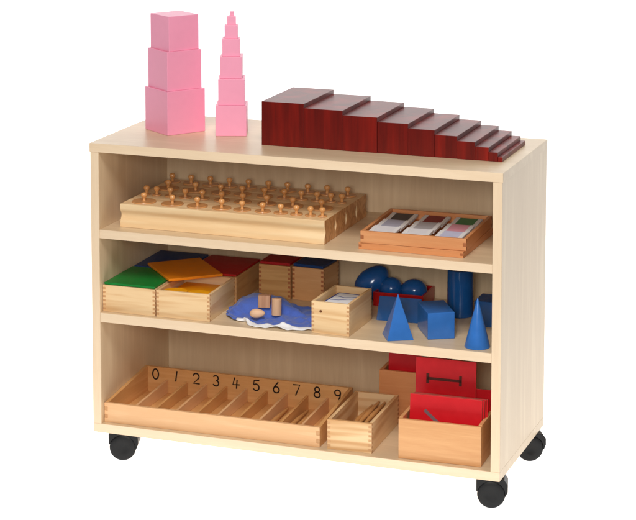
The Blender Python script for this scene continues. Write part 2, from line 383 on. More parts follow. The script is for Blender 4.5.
# ---------------------------------------------------------------- four boxes with coloured lids (middle tier)
bl = {(0, 0): ('green', 'pale wooden box under the green lid, front left of the middle tier'), (1, 0): ('yellow', 'open pale wooden box holding yellow pieces, next to the blue cloth'),
      (0, 1): ('blue', 'wooden box under the dark blue lid behind the green one'), (1, 1): ('red', 'wooden box under the red lid behind the yellow one')}
bw, bdp, bhh = .1215, .1495, .058
for (i, j), (cn, lab) in bl.items():
    x = .0197 + i * .1235 + (.001 if i else 0); y = .0135 + j * .151
    root = empty('wooden_box', (x, y, S2 + .0002), (.3, 1.2)[i] if j == 0 else .2, lab, 'box', 'boxes with coloured lids')
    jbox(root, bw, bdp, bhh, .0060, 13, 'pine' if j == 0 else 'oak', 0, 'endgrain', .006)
    if cn != 'yellow':
        o = link('box_lid', box(.0022, bw - .0022, .0022, bdp - .0022, 0, .005), M['lid_' + cn], None, (x, y, S2 + bhh + .0006), (.3, 1.2)[i] if j == 0 else .2, bevel=.0012)
        tag(o, {'green': 'green painted lid lying on the front left box', 'blue': 'dark blue painted lid behind the green lid', 'red': 'red painted lid behind the tilted orange lid'}[cn], 'box lid', 'painted lids on the boxes')
o = link('box_lid', box(-.076, .076, -.061, .061, 0, .0055), M['lid_yellow'], None, (.1465, .160, S2 + bhh + .0062), -48, bevel=.0012)
tag(o, 'orange yellow lid lying askew across the coloured boxes', 'box lid', 'painted lids on the boxes')
yx, yy = .1442, .0135
def disc_piece(cx, cy, r0, a0, a1, z, lab, mat='yellow', hole=0):
    pts = [(r0 * math.cos(R(t)), r0 * math.sin(R(t))) for t in range(a0, a1 + 1, 6)]
    o = link('geometric_piece', prism(pts, 'z', 0, .012), M[mat], None, (cx, cy, z), 0, bevel=.001); tag(o, lab, 'wooden piece', 'yellow pieces in the open box')
for k in range(3):
    o = link('geometric_piece', box(-.05, .05, -.062, .062, 0, .0118), M['yellow'], None, (yx + .0605, yy + .075, S2 + .0065 + .0122 * k), 1.2 + (0, .6, -.5)[k], bevel=.001)
    tag(o, ['flat yellow slab at the bottom of the open box', 'flat yellow slab in the middle of the open box', 'flat yellow slab under the rounded yellow pieces'][k], 'wooden piece', 'yellow pieces in the open box')
disc_piece(yx + .036, yy + .016, .027, 0, 180, S2 + .0435, 'yellow half round piece at the left of the open box')
disc_piece(yx + .090, yy + .018, .024, 0, 180, S2 + .0435, 'yellow half round piece at the right of the open box')

# ---------------------------------------------------------------- cube boxes with red and blue lids (middle tier, back)
for nm, x, y, rz, ww, lc, lab, ll in (('red', .2905, .2345, .5, .0735, 'lid_red', 'square wooden box with a red lid behind the blue cloth', 'red lid on the square box behind the blue cloth'),
                                      ('blue', .3662, .2405, -3.5, .0745, 'lid_blue', 'square wooden box with a blue lid behind the card box', 'blue lid on the square box behind the card box')):
    root = empty('cube_box', (x, y, S2 + .0002), rz, lab, 'box', 'square boxes behind the cloth')
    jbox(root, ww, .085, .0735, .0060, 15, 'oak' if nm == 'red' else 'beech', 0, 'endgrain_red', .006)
    o = link('box_lid', box(.002, ww - .002, .002, .083, 0, .006), M[lc], None, (x, y, S2 + .0741), rz, bevel=.0012)
    tag(o, ll, 'box lid', 'painted lids on the boxes')

# ---------------------------------------------------------------- blue drawstring bag and three small solids
# crumpled sheet: the drape of a cotton sheet, x, y, z of each vertex in tenths of a millimetre
val = [
    2770, 789, 45, 2820, 691, 10, 2886, 568, 76, 2978, 520, 44, 3070, 443, 15, 3160, 380, 49, 3249, 370, 25, 3333, 416, 7, 3444, 392, 12, 3431, 290, 9, 3494, 203, 10, 3572, 153, 18, 3648, 113, 33, 3722, 108, 9, 3814, 83, 40, 3913, 103, 12, 3968, 130, 21, 4016, 143, 37, 4108, 153, 60, 4170, 193, 49, 4229, 141, 55, 4328, 124, 43, 4405, 116, 10, 4491, 134, 37, 4563, 189, 9, 4644, 169, 31, 4751, 212, 15, 4819, 267, 61, 4915, 301, 9, 4915, 313, 29,
    2768, 840, 20, 2821, 738, 17, 2892, 647, 37, 2940, 524, 95, 3032, 474, 85, 3136, 452, 23, 3216, 412, 72, 3313, 393, 76, 3361, 366, 45, 3421, 314, 52, 3488, 257, 64, 3569, 226, 45, 3633, 189, 24, 3711, 174, 48, 3779, 163, 38, 3843, 188, 67, 3930, 201, 20, 4014, 206, 57, 4101, 204, 71, 4176, 216, 97, 4235, 202, 52, 4324, 206, 44, 4405, 210, 22, 4478, 202, 55, 4556, 207, 72, 4625, 245, 34, 4733, 289, 53, 4817, 338, 48, 4898, 376, 41, 4915, 377, 12,
    2780, 875, 61, 2832, 808, 19, 2874, 686, 52, 2935, 593, 101, 3010, 535, 65, 3117, 514, 47, 3220, 504, 49, 3290, 462, 54, 3346, 401, 110, 3413, 341, 127, 3497, 336, 64, 3583, 321, 34, 3651, 274, 41, 3722, 251, 21, 3780, 225, 55, 3845, 262, 50, 3918, 279, 74, 4009, 295, 33, 4103, 294, 18, 4176, 281, 66, 4243, 272, 150, 4312, 287, 100, 4390, 287, 88, 4494, 286, 49, 4555, 284, 55, 4636, 313, 32, 4721, 361, 47, 4805, 403, 43, 4891, 429, 15, 4915, 447, 48,
    2754, 830, 42, 2794, 801, 72, 2855, 736, 67, 2929, 668, 65, 3001, 600, 53, 3100, 582, 19, 3196, 572, 45, 3275, 534, 29, 3360, 485, 96, 3420, 431, 74, 3508, 405, 89, 3590, 378, 61, 3664, 344, 29, 3728, 332, 30, 3778, 302, 84, 3849, 310, 85, 3922, 363, 30, 4005, 383, 55, 4085, 384, 46, 4180, 367, 46, 4232, 367, 103, 4305, 359, 114, 4388, 371, 133, 4493, 344, 42, 4561, 328, 36, 4628, 383, 29, 4714, 440, 56, 4795, 466, 29, 4881, 493, 27, 4915, 498, 46,
    2719, 893, 39, 2759, 835, 106, 2846, 771, 76, 2914, 734, 32, 2994, 684, 36, 3095, 663, 31, 3184, 622, 44, 3244, 568, 72, 3352, 552, 87, 3428, 508, 54, 3502, 475, 45, 3591, 442, 29, 3649, 410, 56, 3723, 430, 40, 3794, 435, 43, 3869, 442, 69, 3939, 464, 25, 4003, 462, 82, 4084, 451, 69, 4144, 446, 24, 4226, 452, 69, 4314, 432, 71, 4396, 429, 75, 4479, 439, 83, 4561, 441, 69, 4644, 461, 48, 4716, 500, 20, 4788, 507, 79, 4856, 499, 115, 4875, 522, 92,
    2749, 949, 15, 2771, 882, 104, 2837, 819, 72, 2900, 776, 83, 2967, 715, 106, 3061, 690, 92, 3164, 678, 80, 3249, 636, 109, 3325, 611, 58, 3409, 561, 53, 3491, 544, 39, 3574, 530, 60, 3642, 512, 145, 3724, 516, 122, 3791, 515, 59, 3851, 521, 99, 3940, 535, 77, 4017, 512, 31, 4079, 517, 40, 4160, 528, 24, 4254, 514, 110, 4340, 491, 127, 4410, 506, 72, 4488, 526, 28, 4562, 538, 52, 4640, 547, 49, 4701, 593, 22, 4788, 584, 76, 4866, 564, 131, 4892, 563, 99,
    2730, 993, 20, 2786, 936, 69, 2835, 865, 95, 2870, 796, 161, 2943, 753, 169, 3047, 732, 143, 3154, 725, 115, 3237, 726, 82, 3323, 690, 79, 3392, 605, 124, 3476, 604, 97, 3568, 600, 94, 3634, 591, 110, 3707, 588, 49, 3778, 600, 46, 3858, 593, 51, 3940, 602, 54, 4027, 605, 62, 4098, 618, 62, 4177, 615, 90, 4264, 601, 72, 4346, 589, 32, 4420, 591, 56, 4487, 609, 49, 4562, 622, 19, 4626, 627, 61, 4707, 651, 63, 4751, 662, 28, 4833, 663, 79, 4868, 666, 61,
    2746, 1003, 56, 2802, 991, 37, 2826, 909, 120, 2886, 860, 159, 2952, 821, 178, 3058, 813, 125, 3140, 783, 138, 3219, 743, 150, 3308, 719, 139, 3383, 703, 152, 3453, 698, 115, 3550, 655, 149, 3627, 656, 112, 3713, 665, 70, 3774, 685, 30, 3864, 677, 60, 3949, 668, 35, 4024, 686, 89, 4099, 696, 117, 4176, 685, 70, 4269, 673, 30, 4345, 670, 56, 4424, 675, 57, 4498, 690, 91, 4551, 709, 40, 4621, 709, 77, 4695, 679, 55, 4752, 695, 48, 4825, 706, 23, 4870, 688, 22,
    2724, 1040, 49, 2802, 1047, 44, 2829, 973, 120, 2894, 933, 159, 2960, 889, 195, 3045, 869, 176, 3123, 833, 260, 3216, 811, 245, 3299, 788, 185, 3368, 771, 204, 3450, 758, 182, 3540, 733, 183, 3630, 712, 172, 3715, 737, 104, 3768, 756, 60, 3866, 761, 76, 3962, 761, 104, 4030, 764, 106, 4102, 755, 82, 4189, 753, 37, 4261, 753, 51, 4341, 748, 61, 4416, 748, 117, 4494, 782, 120, 4566, 768, 82, 4641, 766, 31, 4687, 731, 20, 4767, 731, 41, 4856, 759, 62, 4888, 772, 29,
    2699, 1090, 92, 2761, 1056, 119, 2841, 1025, 100, 2903, 988, 130, 2966, 956, 183, 3028, 921, 274, 3111, 898, 272, 3191, 874, 272, 3289, 864, 259, 3376, 838, 263, 3457, 824, 257, 3541, 806, 231, 3629, 791, 205, 3705, 803, 167, 3784, 796, 165, 3871, 816, 156, 3954, 824, 132, 4031, 830, 95, 4114, 829, 89, 4178, 835, 43, 4259, 836, 36, 4333, 828, 70, 4410, 830, 125, 4480, 831, 93, 4558, 840, 63, 4630, 839, 60, 4710, 799, 62, 4776, 776, 81, 4830, 812, 43, 4857, 814, 10,
    2695, 1103, 68, 2775, 1111, 98, 2828, 1092, 159, 2900, 1055, 175, 2966, 1030, 226, 3024, 999, 276, 3108, 976, 284, 3197, 953, 285, 3288, 934, 297, 3381, 924, 301, 3464, 908, 293, 3544, 872, 287, 3635, 861, 256, 3738, 848, 267, 3799, 868, 235, 3855, 898, 153, 3939, 911, 115, 4015, 938, 62, 4091, 953, 50, 4169, 923, 36, 4241, 916, 63, 4309, 924, 30, 4394, 924, 88, 4455, 909, 57, 4535, 883, 42, 4607, 876, 118, 4692, 846, 97, 4776, 853, 98, 4835, 855, 56, 4828, 824, 10,
    2726, 1178, 34, 2790, 1157, 78, 2837, 1138, 149, 2901, 1119, 201, 2964, 1097, 241, 3039, 1072, 281, 3129, 1045, 317, 3199, 1007, 346, 3290, 1002, 345, 3379, 997, 340, 3455, 955, 352, 3520, 963, 307, 3623, 926, 308, 3728, 918, 304, 3808, 929, 283, 3863, 953, 229, 3950, 988, 163, 4020, 1019, 91, 4085, 1040, 41, 4162, 1008, 92, 4237, 1003, 52, 4307, 990, 35, 4359, 981, 50, 4429, 962, 44, 4521, 947, 49, 4615, 945, 74, 4684, 932, 98, 4747, 941, 102, 4819, 914, 33, 4867, 902, 12,
    2759, 1213, 10, 2781, 1196, 89, 2831, 1191, 162, 2899, 1175, 203, 2960, 1165, 258, 3013, 1150, 317, 3145, 1114, 328, 3202, 1084, 351, 3282, 1066, 375, 3373, 1060, 380, 3457, 1035, 368, 3517, 1017, 327, 3608, 1010, 332, 3683, 1019, 299, 3789, 1017, 306, 3879, 1035, 260, 3969, 1051, 206, 4032, 1078, 161, 4096, 1097, 135, 4193, 1080, 172, 4273, 1065, 140, 4357, 1059, 119, 4436, 1055, 115, 4467, 1053, 58, 4539, 1030, 26, 4618, 1017, 41, 4693, 1003, 43, 4741, 986, 90, 4827, 990, 20, 4867, 984, 21,
    2730, 1240, 14, 2783, 1252, 63, 2825, 1243, 164, 2893, 1228, 237, 2964, 1226, 263, 3028, 1222, 302, 3144, 1190, 322, 3213, 1166, 359, 3281, 1150, 355, 3374, 1158, 375, 3460, 1135, 383, 3532, 1110, 349, 3622, 1102, 346, 3724, 1095, 375, 3806, 1095, 348, 3894, 1115, 287, 3963, 1123, 237, 4045, 1137, 222, 4106, 1154, 172, 4205, 1156, 165, 4289, 1148, 143, 4359, 1137, 102, 4412, 1131, 108, 4477, 1123, 58, 4542, 1123, 17, 4632, 1101, 31, 4701, 1088, 23, 4768, 1066, 69, 4847, 1064, 32, 4890, 1056, 36,
    2766, 1291, 17, 2786, 1281, 84, 2829, 1292, 184, 2893, 1294, 241, 2969, 1311, 256, 3047, 1304, 285, 3120, 1280, 328, 3201, 1277, 356, 3284, 1260, 378, 3372, 1241, 384, 3462, 1219, 394, 3546, 1202, 378, 3639, 1182, 367, 3724, 1177, 341, 3826, 1199, 301, 3915, 1202, 258, 3960, 1213, 234, 4025, 1206, 190, 4128, 1224, 206, 4214, 1215, 181, 4283, 1214, 136, 4320, 1194, 69, 4374, 1173, 33, 4456, 1187, 57, 4541, 1181, 44, 4626, 1179, 37, 4706, 1176, 31, 4782, 1147, 49, 4862, 1125, 43, 4901, 1117, 23,
    2768, 1320, 23, 2799, 1315, 94, 2830, 1345, 186, 2898, 1370, 216, 2964, 1393, 256, 3034, 1414, 282, 3111, 1384, 307, 3201, 1344, 376, 3287, 1332, 367, 3393, 1323, 357, 3474, 1316, 386, 3542, 1292, 354, 3640, 1267, 360, 3726, 1265, 339, 3821, 1272, 302, 3908, 1280, 281, 3992, 1295, 258, 4009, 1282, 179, 4090, 1274, 149, 4166, 1265, 107, 4254, 1288, 107, 4320, 1273, 57, 4388, 1246, 24, 4454, 1259, 31, 4530, 1262, 33, 4615, 1262, 57, 4707, 1252, 48, 4792, 1245, 21, 4861, 1200, 36, 4900, 1162, 45,
    2791, 1377, 35, 2795, 1362, 114, 2810, 1397, 203, 2897, 1433, 212, 2964, 1457, 258, 3028, 1458, 304, 3114, 1453, 320, 3201, 1421, 371, 3278, 1402, 361, 3380, 1400, 358, 3479, 1392, 344, 3569, 1378, 372, 3646, 1355, 349, 3731, 1357, 312, 3818, 1360, 299, 3899, 1368, 274, 3975, 1374, 232, 4038, 1384, 185, 4079, 1347, 107, 4152, 1344, 74, 4222, 1334, 36, 4303, 1324, 19, 4374, 1331, 45, 4452, 1345, 38, 4530, 1345, 20, 4619, 1334, 22, 4712, 1322, 21, 4787, 1304, 42, 4860, 1273, 21, 4900, 1259, 19,
    2777, 1373, 76, 2836, 1392, 109, 2819, 1446, 197, 2883, 1484, 240, 2971, 1495, 231, 3036, 1483, 273, 3113, 1509, 343, 3199, 1490, 339, 3286, 1470, 318, 3376, 1472, 326, 3476, 1476, 328, 3557, 1461, 327, 3642, 1445, 307, 3732, 1446, 306, 3813, 1445, 288, 3877, 1438, 230, 3964, 1450, 198, 4013, 1437, 138, 4064, 1425, 71, 4145, 1427, 43, 4226, 1418, 24, 4312, 1414, 23, 4358, 1403, 84, 4448, 1423, 30, 4548, 1425, 38, 4623, 1415, 30, 4701, 1395, 26, 4786, 1384, 39, 4868, 1346, 18, 4909, 1327, 18,
    2791, 1440, 40, 2837, 1431, 99, 2836, 1485, 182, 2872, 1548, 232, 2971, 1560, 244, 3062, 1507, 254, 3113, 1558, 307, 3190, 1562, 297, 3285, 1551, 299, 3381, 1551, 294, 3470, 1553, 303, 3560, 1552, 308, 3647, 1540, 293, 3743, 1540, 304, 3812, 1537, 281, 3878, 1536, 216, 3934, 1529, 159, 4010, 1525, 142, 4073, 1517, 87, 4151, 1512, 49, 4233, 1511, 26, 4299, 1509, 50, 4376, 1517, 51, 4463, 1512, 48, 4546, 1506, 51, 4620, 1494, 86, 4703, 1482, 64, 4784, 1446, 59, 4869, 1411, 35, 4910, 1388, 9,
    2821, 1459, 20, 2809, 1477, 110, 2856, 1514, 177, 2887, 1576, 190, 2959, 1600, 162, 3027, 1609, 179, 3122, 1584, 230, 3187, 1621, 260, 3279, 1628, 299, 3365, 1639, 304, 3458, 1638, 290, 3545, 1619, 250, 3635, 1627, 269, 3719, 1630, 259, 3784, 1615, 218, 3842, 1634, 191, 3918, 1617, 139, 4011, 1606, 134, 4092, 1600, 119, 4169, 1606, 39, 4250, 1597, 48, 4309, 1619, 41, 4383, 1613, 34, 4460, 1590, 66, 4544, 1585, 40, 4627, 1580, 53, 4711, 1553, 78, 4796, 1519, 62, 4866, 1476, 16, 4908, 1458, 24,
    2807, 1479, 82, 2808, 1532, 124, 2877, 1545, 164, 2918, 1568, 160, 2968, 1602, 124, 3001, 1662, 167, 3090, 1659, 195, 3181, 1643, 227, 3267, 1666, 237, 3353, 1696, 259, 3441, 1688, 231, 3529, 1694, 223, 3615, 1683, 206, 3693, 1687, 195, 3763, 1682, 156, 3820, 1677, 132, 3941, 1684, 131, 4033, 1669, 136, 4093, 1640, 72, 4167, 1646, 96, 4264, 1674, 37, 4319, 1665, 29, 4394, 1671, 57, 4457, 1661, 20, 4541, 1672, 49, 4627, 1653, 52, 4710, 1608, 22, 4794, 1595, 30, 4869, 1555, 15, 4910, 1533, 27,
    2826, 1523, 67, 2862, 1480, 135, 2888, 1546, 137, 2880, 1591, 121, 2964, 1618, 72, 3017, 1688, 110, 3071, 1731, 137, 3167, 1722, 155, 3252, 1741, 169, 3343, 1726, 161, 3432, 1733, 156, 3512, 1753, 161, 3599, 1767, 158, 3679, 1752, 134, 3752, 1721, 102, 3829, 1739, 99, 3929, 1753, 112, 4001, 1722, 82, 4073, 1704, 83, 4170, 1696, 64, 4237, 1726, 96, 4306, 1752, 92, 4361, 1731, 37, 4440, 1743, 30, 4529, 1752, 23, 4615, 1728, 44, 4699, 1699, 54, 4789, 1679, 33, 4862, 1629, 29, 4912, 1604, 12,
    2846, 1589, 149, 2872, 1494, 127, 2877, 1531, 105, 2894, 1624, 76, 2961, 1653, 58, 3020, 1704, 50, 3095, 1721, 66, 3157, 1781, 77, 3246, 1793, 85, 3331, 1773, 84, 3410, 1810, 88, 3493, 1778, 85, 3578, 1782, 74, 3659, 1762, 49, 3740, 1792, 58, 3828, 1803, 55, 3915, 1791, 43, 4000, 1789, 59, 4083, 1771, 50, 4168, 1761, 39, 4230, 1784, 35, 4279, 1822, 43, 4356, 1817, 58, 4442, 1830, 60, 4514, 1840, 18, 4600, 1805, 36, 4693, 1775, 40, 4787, 1738, 20, 4876, 1703, 21, 4915, 1677, 17,
    2830, 1558, 136, 2883, 1487, 133, 2914, 1518, 76, 2905, 1584, 70, 2950, 1656, 31, 3024, 1685, 29, 3092, 1734, 22, 3164, 1773, 24, 3250, 1794, 45, 3321, 1803, 54, 3407, 1815, 46, 3478, 1778, 42, 3560, 1806, 31, 3644, 1793, 39, 3726, 1774, 11, 3819, 1815, 11, 3915, 1816, 10, 3998, 1779, 16, 4083, 1800, 13, 4152, 1810, 12, 4219, 1833, 49, 4278, 1795, 15, 4352, 1846, 35, 4434, 1869, 15, 4510, 1869, 49, 4589, 1847, 27, 4688, 1798, 9, 4776, 1759, 43, 4883, 1758, 36, 4915, 1712, 44,
]
dv = [(val[i] / 10000, val[i + 1] / 10000, val[i + 2] / 10000) for i in range(0, len(val), 3)]
NX, NY, HEM = 30, 24, 2
def sheet(j0, j1, keep=lambda j, i: True):
    bm = bmesh.new(); v = [[bm.verts.new(dv[j * NX + i]) for i in range(NX)] for j in range(j0, j1 + 1)]
    for j, (r0, r1) in enumerate(zip(v, v[1:])):
        for i in range(NX - 1):
            if keep(j + j0, i): bm.faces.new((r0[i], r0[i + 1], r1[i + 1], r1[i]))
    bmesh.ops.delete(bm, geom=[q for q in bm.verts if not q.link_faces], context='VERTS')
    return bm
def soft(o):
    m_ = o.modifiers.new('smooth', 'SUBSURF'); m_.levels = 2; m_.render_levels = 2
    m_ = o.modifiers.new('cloth_thickness', 'SOLIDIFY'); m_.thickness = .0011; m_.offset = 1
bag = link('cloth_bag', sheet(0, NY - 1, lambda j, i: j >= HEM or i < 5), M['cloth'], None, (0, 0, S2), 0, bevel=0, smooth=180); soft(bag)
tag(bag, 'crumpled blue cloth bag with white hem lying on the middle tier', 'cloth bag')
soft(link('hem', sheet(0, HEM, lambda j, i: i >= 5), M['hem'], bag, bevel=0, smooth=180))
o = link('wooden_cube', box(-.0128, .0128, -.0128, .0128, 0, .0256), M['raw_brown'], None, (.3624, .0845, S2 + .0235), 16, bevel=.0007)
o.rotation_euler.x = R(-7); tag(o, 'small brown wooden cube lying on the blue cloth', 'wooden cube', 'small solids on the cloth')
o = link('wooden_cylinder', lathe([(.0098, 0), (.0104, .0006), (.0104, .0345), (.0098, .035)], 36), M['raw'], None, (.3930, .075, S2 + .0115), 0, bevel=0, smooth=40)
o.rotation_euler.x = R(-3); tag(o, 'small pale wooden cylinder standing on the blue cloth', 'wooden cylinder', 'small solids on the cloth')
egg = [(.0098 * math.sin(R(a)) * (1 + .16 * math.cos(R(a))), -.0165 * math.cos(R(a))) for a in range(0, 181, 9)]
egg[0] = (0, egg[0][1]); egg[-1] = (0, egg[-1][1])
o = link('wooden_egg', lathe(egg, 32), M['raw_pale'], None, (.3625, .043, S2 + .0205), 0, bevel=0, smooth=80)
o.rotation_euler = (R(8), R(86), R(14)); tag(o, 'small pale wooden egg lying on the blue cloth', 'wooden egg', 'small solids on the cloth')

# ---------------------------------------------------------------- card box (middle tier)
root = empty('card_box', (.4934, .0149, S2 + .0002), -1.2, 'pale pine box of printed cards between the cloth and the blue solids', 'box')
jbox(root, .0830, .1365, .0670, .0060, 15, 'pine', 0, 'endgrain', .006)
link('knot', lathe([(.0030, 0), (.0026, .0004), (0, .0004)], 18, None, (.0205, 0, 0), 'y'), M['knot'], root, (0, -.0003, .047), bevel=0)
cl = ['thick white card at the bottom of the pile in the pine box', 'thick white card second from the bottom in the pine box', 'thick white card just under the topmost one in the pine box', 'topmost white card with blue lines in the pine box']
for k in range(4):
    zc = S2 + .0070 + .0125 * k
    c = link('printed_card', box(-.029, .029, -.052, .052, 0, .0115), M['card'], None, (.5352 + (0, .0012, -.001, .0015)[k], .0835 + (0, .001, -.001, -.004)[k], zc), (-1.2, -3, .5, -5)[k], bevel=.0004)
    tag(c, cl[k], 'card', 'cards in the pine box')
    fb = bmesh.new()
    for (a0, a1, b0, b1) in ((-.0288, .0288, .0492, .0518), (-.0288, .0288, -.0518, -.0492), (-.0288, -.0262, -.0490, .0490), (.0262, .0288, -.0490, .0490)): add_box(fb, a0, a1, b0, b1, .0116, .0119)
    b2 = bmesh.new(); ribbon(b2, [(-.024, -.006), (-.006, -.002), (.010, .010), (.025, .016)], .0022, .0003)
    ribbon(b2, [(-.024, .026), (-.004, .020), (.012, .026), (.025, .038)], .0018, .0003)
    for v in b2.verts: v.co = Vector((v.co.x, v.co.z, .0116 - v.co.y))
    me_ = bpy.data.meshes.new('tmp'); b2.to_mesh(me_); b2.free(); fb.from_mesh(me_); bpy.data.meshes.remove(me_)
    link('blue_print', fb, M['card_line'], c, bevel=0)

# ---------------------------------------------------------------- blue geometric solids (middle tier, right)
GS = 'blue geometric solids'
o = link('square_pyramid', None or (lambda bm: ([bm.faces.new(f) for b4, ap in [([bm.verts.new(p) for p in ((-.0275, -.0275, 0), (.0275, -.0275, 0), (.0275, .0275, 0), (-.0275, .0275, 0))], bm.verts.new((0, 0, .0915)))] for f in (b4[::-1], (b4[0], b4[1], ap), (b4[1], b4[2], ap), (b4[2], b4[3], ap), (b4[3], b4[0], ap))], bm)[1])(bmesh.new()),
         M['blue'], None, (.6706, .0455, S2 + .0002), 29, bevel=.0008)
tag(o, 'blue square pyramid standing at the front of the middle tier', 'pyramid', GS)
o = link('blue_block', box(0, .0562, 0, .094, 0, .055), M['blue'], None, (.7342, .0466, S2 + .0002), 30, bevel=.0012)
tag(o, 'blue block with square front between the pyramid and the cone', 'blue block', GS)
o = link('blue_cone', lathe([(.0255, 0), (.0262, .0006), (.0262, .001), (.001, .1), (0, .1006)], 64), M['blue'], None, (.8415, .0365, S2 + .0002), 0, bevel=0, smooth=40)
tag(o, 'blue cone standing at the right front of the middle tier', 'cone', GS)
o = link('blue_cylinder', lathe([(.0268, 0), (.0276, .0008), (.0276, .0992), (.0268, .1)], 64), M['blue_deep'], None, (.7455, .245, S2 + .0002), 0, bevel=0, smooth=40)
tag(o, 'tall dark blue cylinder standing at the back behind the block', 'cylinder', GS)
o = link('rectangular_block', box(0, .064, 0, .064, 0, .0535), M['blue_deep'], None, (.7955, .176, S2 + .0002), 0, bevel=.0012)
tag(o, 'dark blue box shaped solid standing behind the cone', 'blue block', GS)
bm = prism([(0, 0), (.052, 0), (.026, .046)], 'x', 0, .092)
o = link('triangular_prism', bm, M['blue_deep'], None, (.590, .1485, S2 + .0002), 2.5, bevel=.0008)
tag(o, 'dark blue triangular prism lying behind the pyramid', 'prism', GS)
root = empty('red_stand', (.5485, .252, S2 + .0002), 1, 'shallow red tray behind the pyramid holding the two round solids', 'tray')
tw, td, th = .112, .090, .0305
link('base_panel', box(.004, tw - .004, .004, td - .004, .0002, .005), M['red_tray'], root, bevel=0)
link('front_panel', box(0, tw, 0, .004, 0, th), M['red_tray'], root, bevel=.0008)
link('back_panel', box(0, tw, td - .004, td, 0, th), M['red_tray'], root, bevel=.0008)
link('side_panel', box(0, .004, .0041, td - .0041, 0, th), M['red_tray'], root, bevel=.0006)
link('side_panel', box(tw - .004, tw, .0041, td - .0041, 0, th), M['red_tray'], root, bevel=.0006)
def ball(rx, rz, n=64, egg=0):
    pr = [(rx * math.sin(R(a)) * (1 + egg * math.cos(R(a))), -rz * math.cos(R(a))) for a in range(0, 181, 5)]
    pr[0] = (0, pr[0][1]); pr[-1] = (0, pr[-1][1]); return lathe(pr, n)
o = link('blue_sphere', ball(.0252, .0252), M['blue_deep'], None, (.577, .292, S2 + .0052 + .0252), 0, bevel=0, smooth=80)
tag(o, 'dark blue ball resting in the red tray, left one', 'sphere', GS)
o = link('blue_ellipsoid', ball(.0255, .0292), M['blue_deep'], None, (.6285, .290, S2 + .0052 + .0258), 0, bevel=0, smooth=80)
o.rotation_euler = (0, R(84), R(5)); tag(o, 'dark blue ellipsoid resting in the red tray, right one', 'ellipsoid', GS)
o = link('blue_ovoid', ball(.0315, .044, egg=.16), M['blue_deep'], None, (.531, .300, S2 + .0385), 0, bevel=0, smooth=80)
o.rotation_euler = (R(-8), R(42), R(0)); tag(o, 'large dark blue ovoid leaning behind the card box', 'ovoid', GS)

# ---------------------------------------------------------------- spindle box with numerals (bottom tier)
sx, sy, sw_, sd = .0200, .0135, .4905, .2175
fh, bhk, tt = .0425, .0625, .0075
root = empty('spindle_box', (sx, sy, B0 + .0002), .45, 'long wooden spindle box numbered 0 to 9 on the bottom tier', 'spindle box')
bm = mark_ends(prism(tooth_poly(sw_, fh, tt, 5, 0), 'y', 0, tt), 'x', 0, sw_); link('front_panel', bm, [M['honey_pale_x'], M['endgrain']], root, bevel=.0006)
bkp = link('back_panel', box(tt + .0001, sw_ - tt - .0001, sd - .007, sd, .0002, bhk), M['honey_x'], root, bevel=.0006)
tp = []
for i in range(5):
    u = 0 if i % 2 == 1 else tt; tp += [(u, fh * i / 5), (u, fh * (i + 1) / 5)]
tp = [p for k, p in enumerate(tp) if k == 0 or abs(p[0] - tp[k - 1][0]) + abs(p[1] - tp[k - 1][1]) > 1e-7]
for x in (0, sw_ - tt):
    bm = prism(tp + [(sd, bhk + .0002), (sd, 0)], 'x', 0, tt); mark_ends(bm, 'y', 0, sd)
    link('side_panel', bm, [M['honey_y'], M['endgrain']], root, (x, 0, 0), bevel=.0006)
link('base_panel', box(tt + .0002, sw_ - tt - .0002, tt + .0002, sd - .0072, .0004, .006), M['honey_x'], root, bevel=0)
cw = (sw_ - 2 * tt) / 10
for k in range(1, 10):
    x = tt + cw * k
    bm = prism([(tt + .0003, .0062), (sd - .0074, .0062), (sd - .0074, .0365), (sd - .02, .0355), (tt + .0003, .0270)], 'x', -.0027, .0027)
    link('divider', bm, M['honey_pale_y' if k % 2 else 'honey_y'], root, (x, 0, 0), bevel=.0005)
arc = lambda cx, cy, rx, ry, a0, a1, n=18: [(cx + rx * math.cos(R(a0 + (a1 - a0) * i / n)), cy + ry * math.sin(R(a0 + (a1 - a0) * i / n))) for i in range(n + 1)]
NUM = {0: [arc(0, .5, .30, .5, 90, 450, 28)], 1: [[(-.08, .0), (.06, 1.0)]],
       2: [arc(0, .70, .30, .30, 165, -35, 16) + [(-.30, 0), (.34, 0)]],
       3: [arc(-.02, .75, .25, .25, 150, -80, 14) + arc(-.02, .26, .29, .26, 78, -150, 16)],
       4: [[(-.12, 1.0), (-.32, .32), (.34, .36)], [(.12, .78), (.06, -.02)]],
       5: [[(.30, 1.0), (-.18, .98), (-.24, .56)] + arc(-.0, .31, .30, .31, 125, -150, 20)],
       6: [[(.18, 1.02), (-.12, .66)] + arc(0, .29, .29, .29, 160, 520, 26)],
       7: [[(-.32, .98), (.32, 1.0), (-.10, -.02)]],
       8: [arc(0, .75, .23, .24, -90, 270, 24), arc(0, .26, .29, .26, 90, 450, 26)],
       9: [arc(-.02, .66, .28, .27, 0, 360, 26), [(.26, .66), (.22, .30), (.10, .02)]]}
for d in range(10):
    bm = bmesh.new(); hgt = .0232
    for st in NUM[d]: ribbon(bm, [(u * hgt, v * hgt) for u, v in st], .0031, .0003)
    link('numeral', bm, M['ink'], bkp, (tt + cw * (d + .5) + (-.004 if d == 0 else -.001), sd - .0071, .0345 - .0001 * d), bevel=0)
def spindle(x, y, z, rz, lab, tilt=0, L=.165):
    bm = lathe([(0, 0), (.0026, .0004), (.0052, L * .4), (.0054, L * .55), (.0026, L - .0004), (0, L)], 18, None, (0, 0, 0), 'y')
    o = link('spindle', bm, M['spindle'], None, (x, y, z), rz, bevel=0, smooth=50); o.rotation_euler.x = R(tilt)
    tag(o, lab, 'spindle', 'loose wooden spindles'); return o
c8 = sx + tt + cw * 8.5
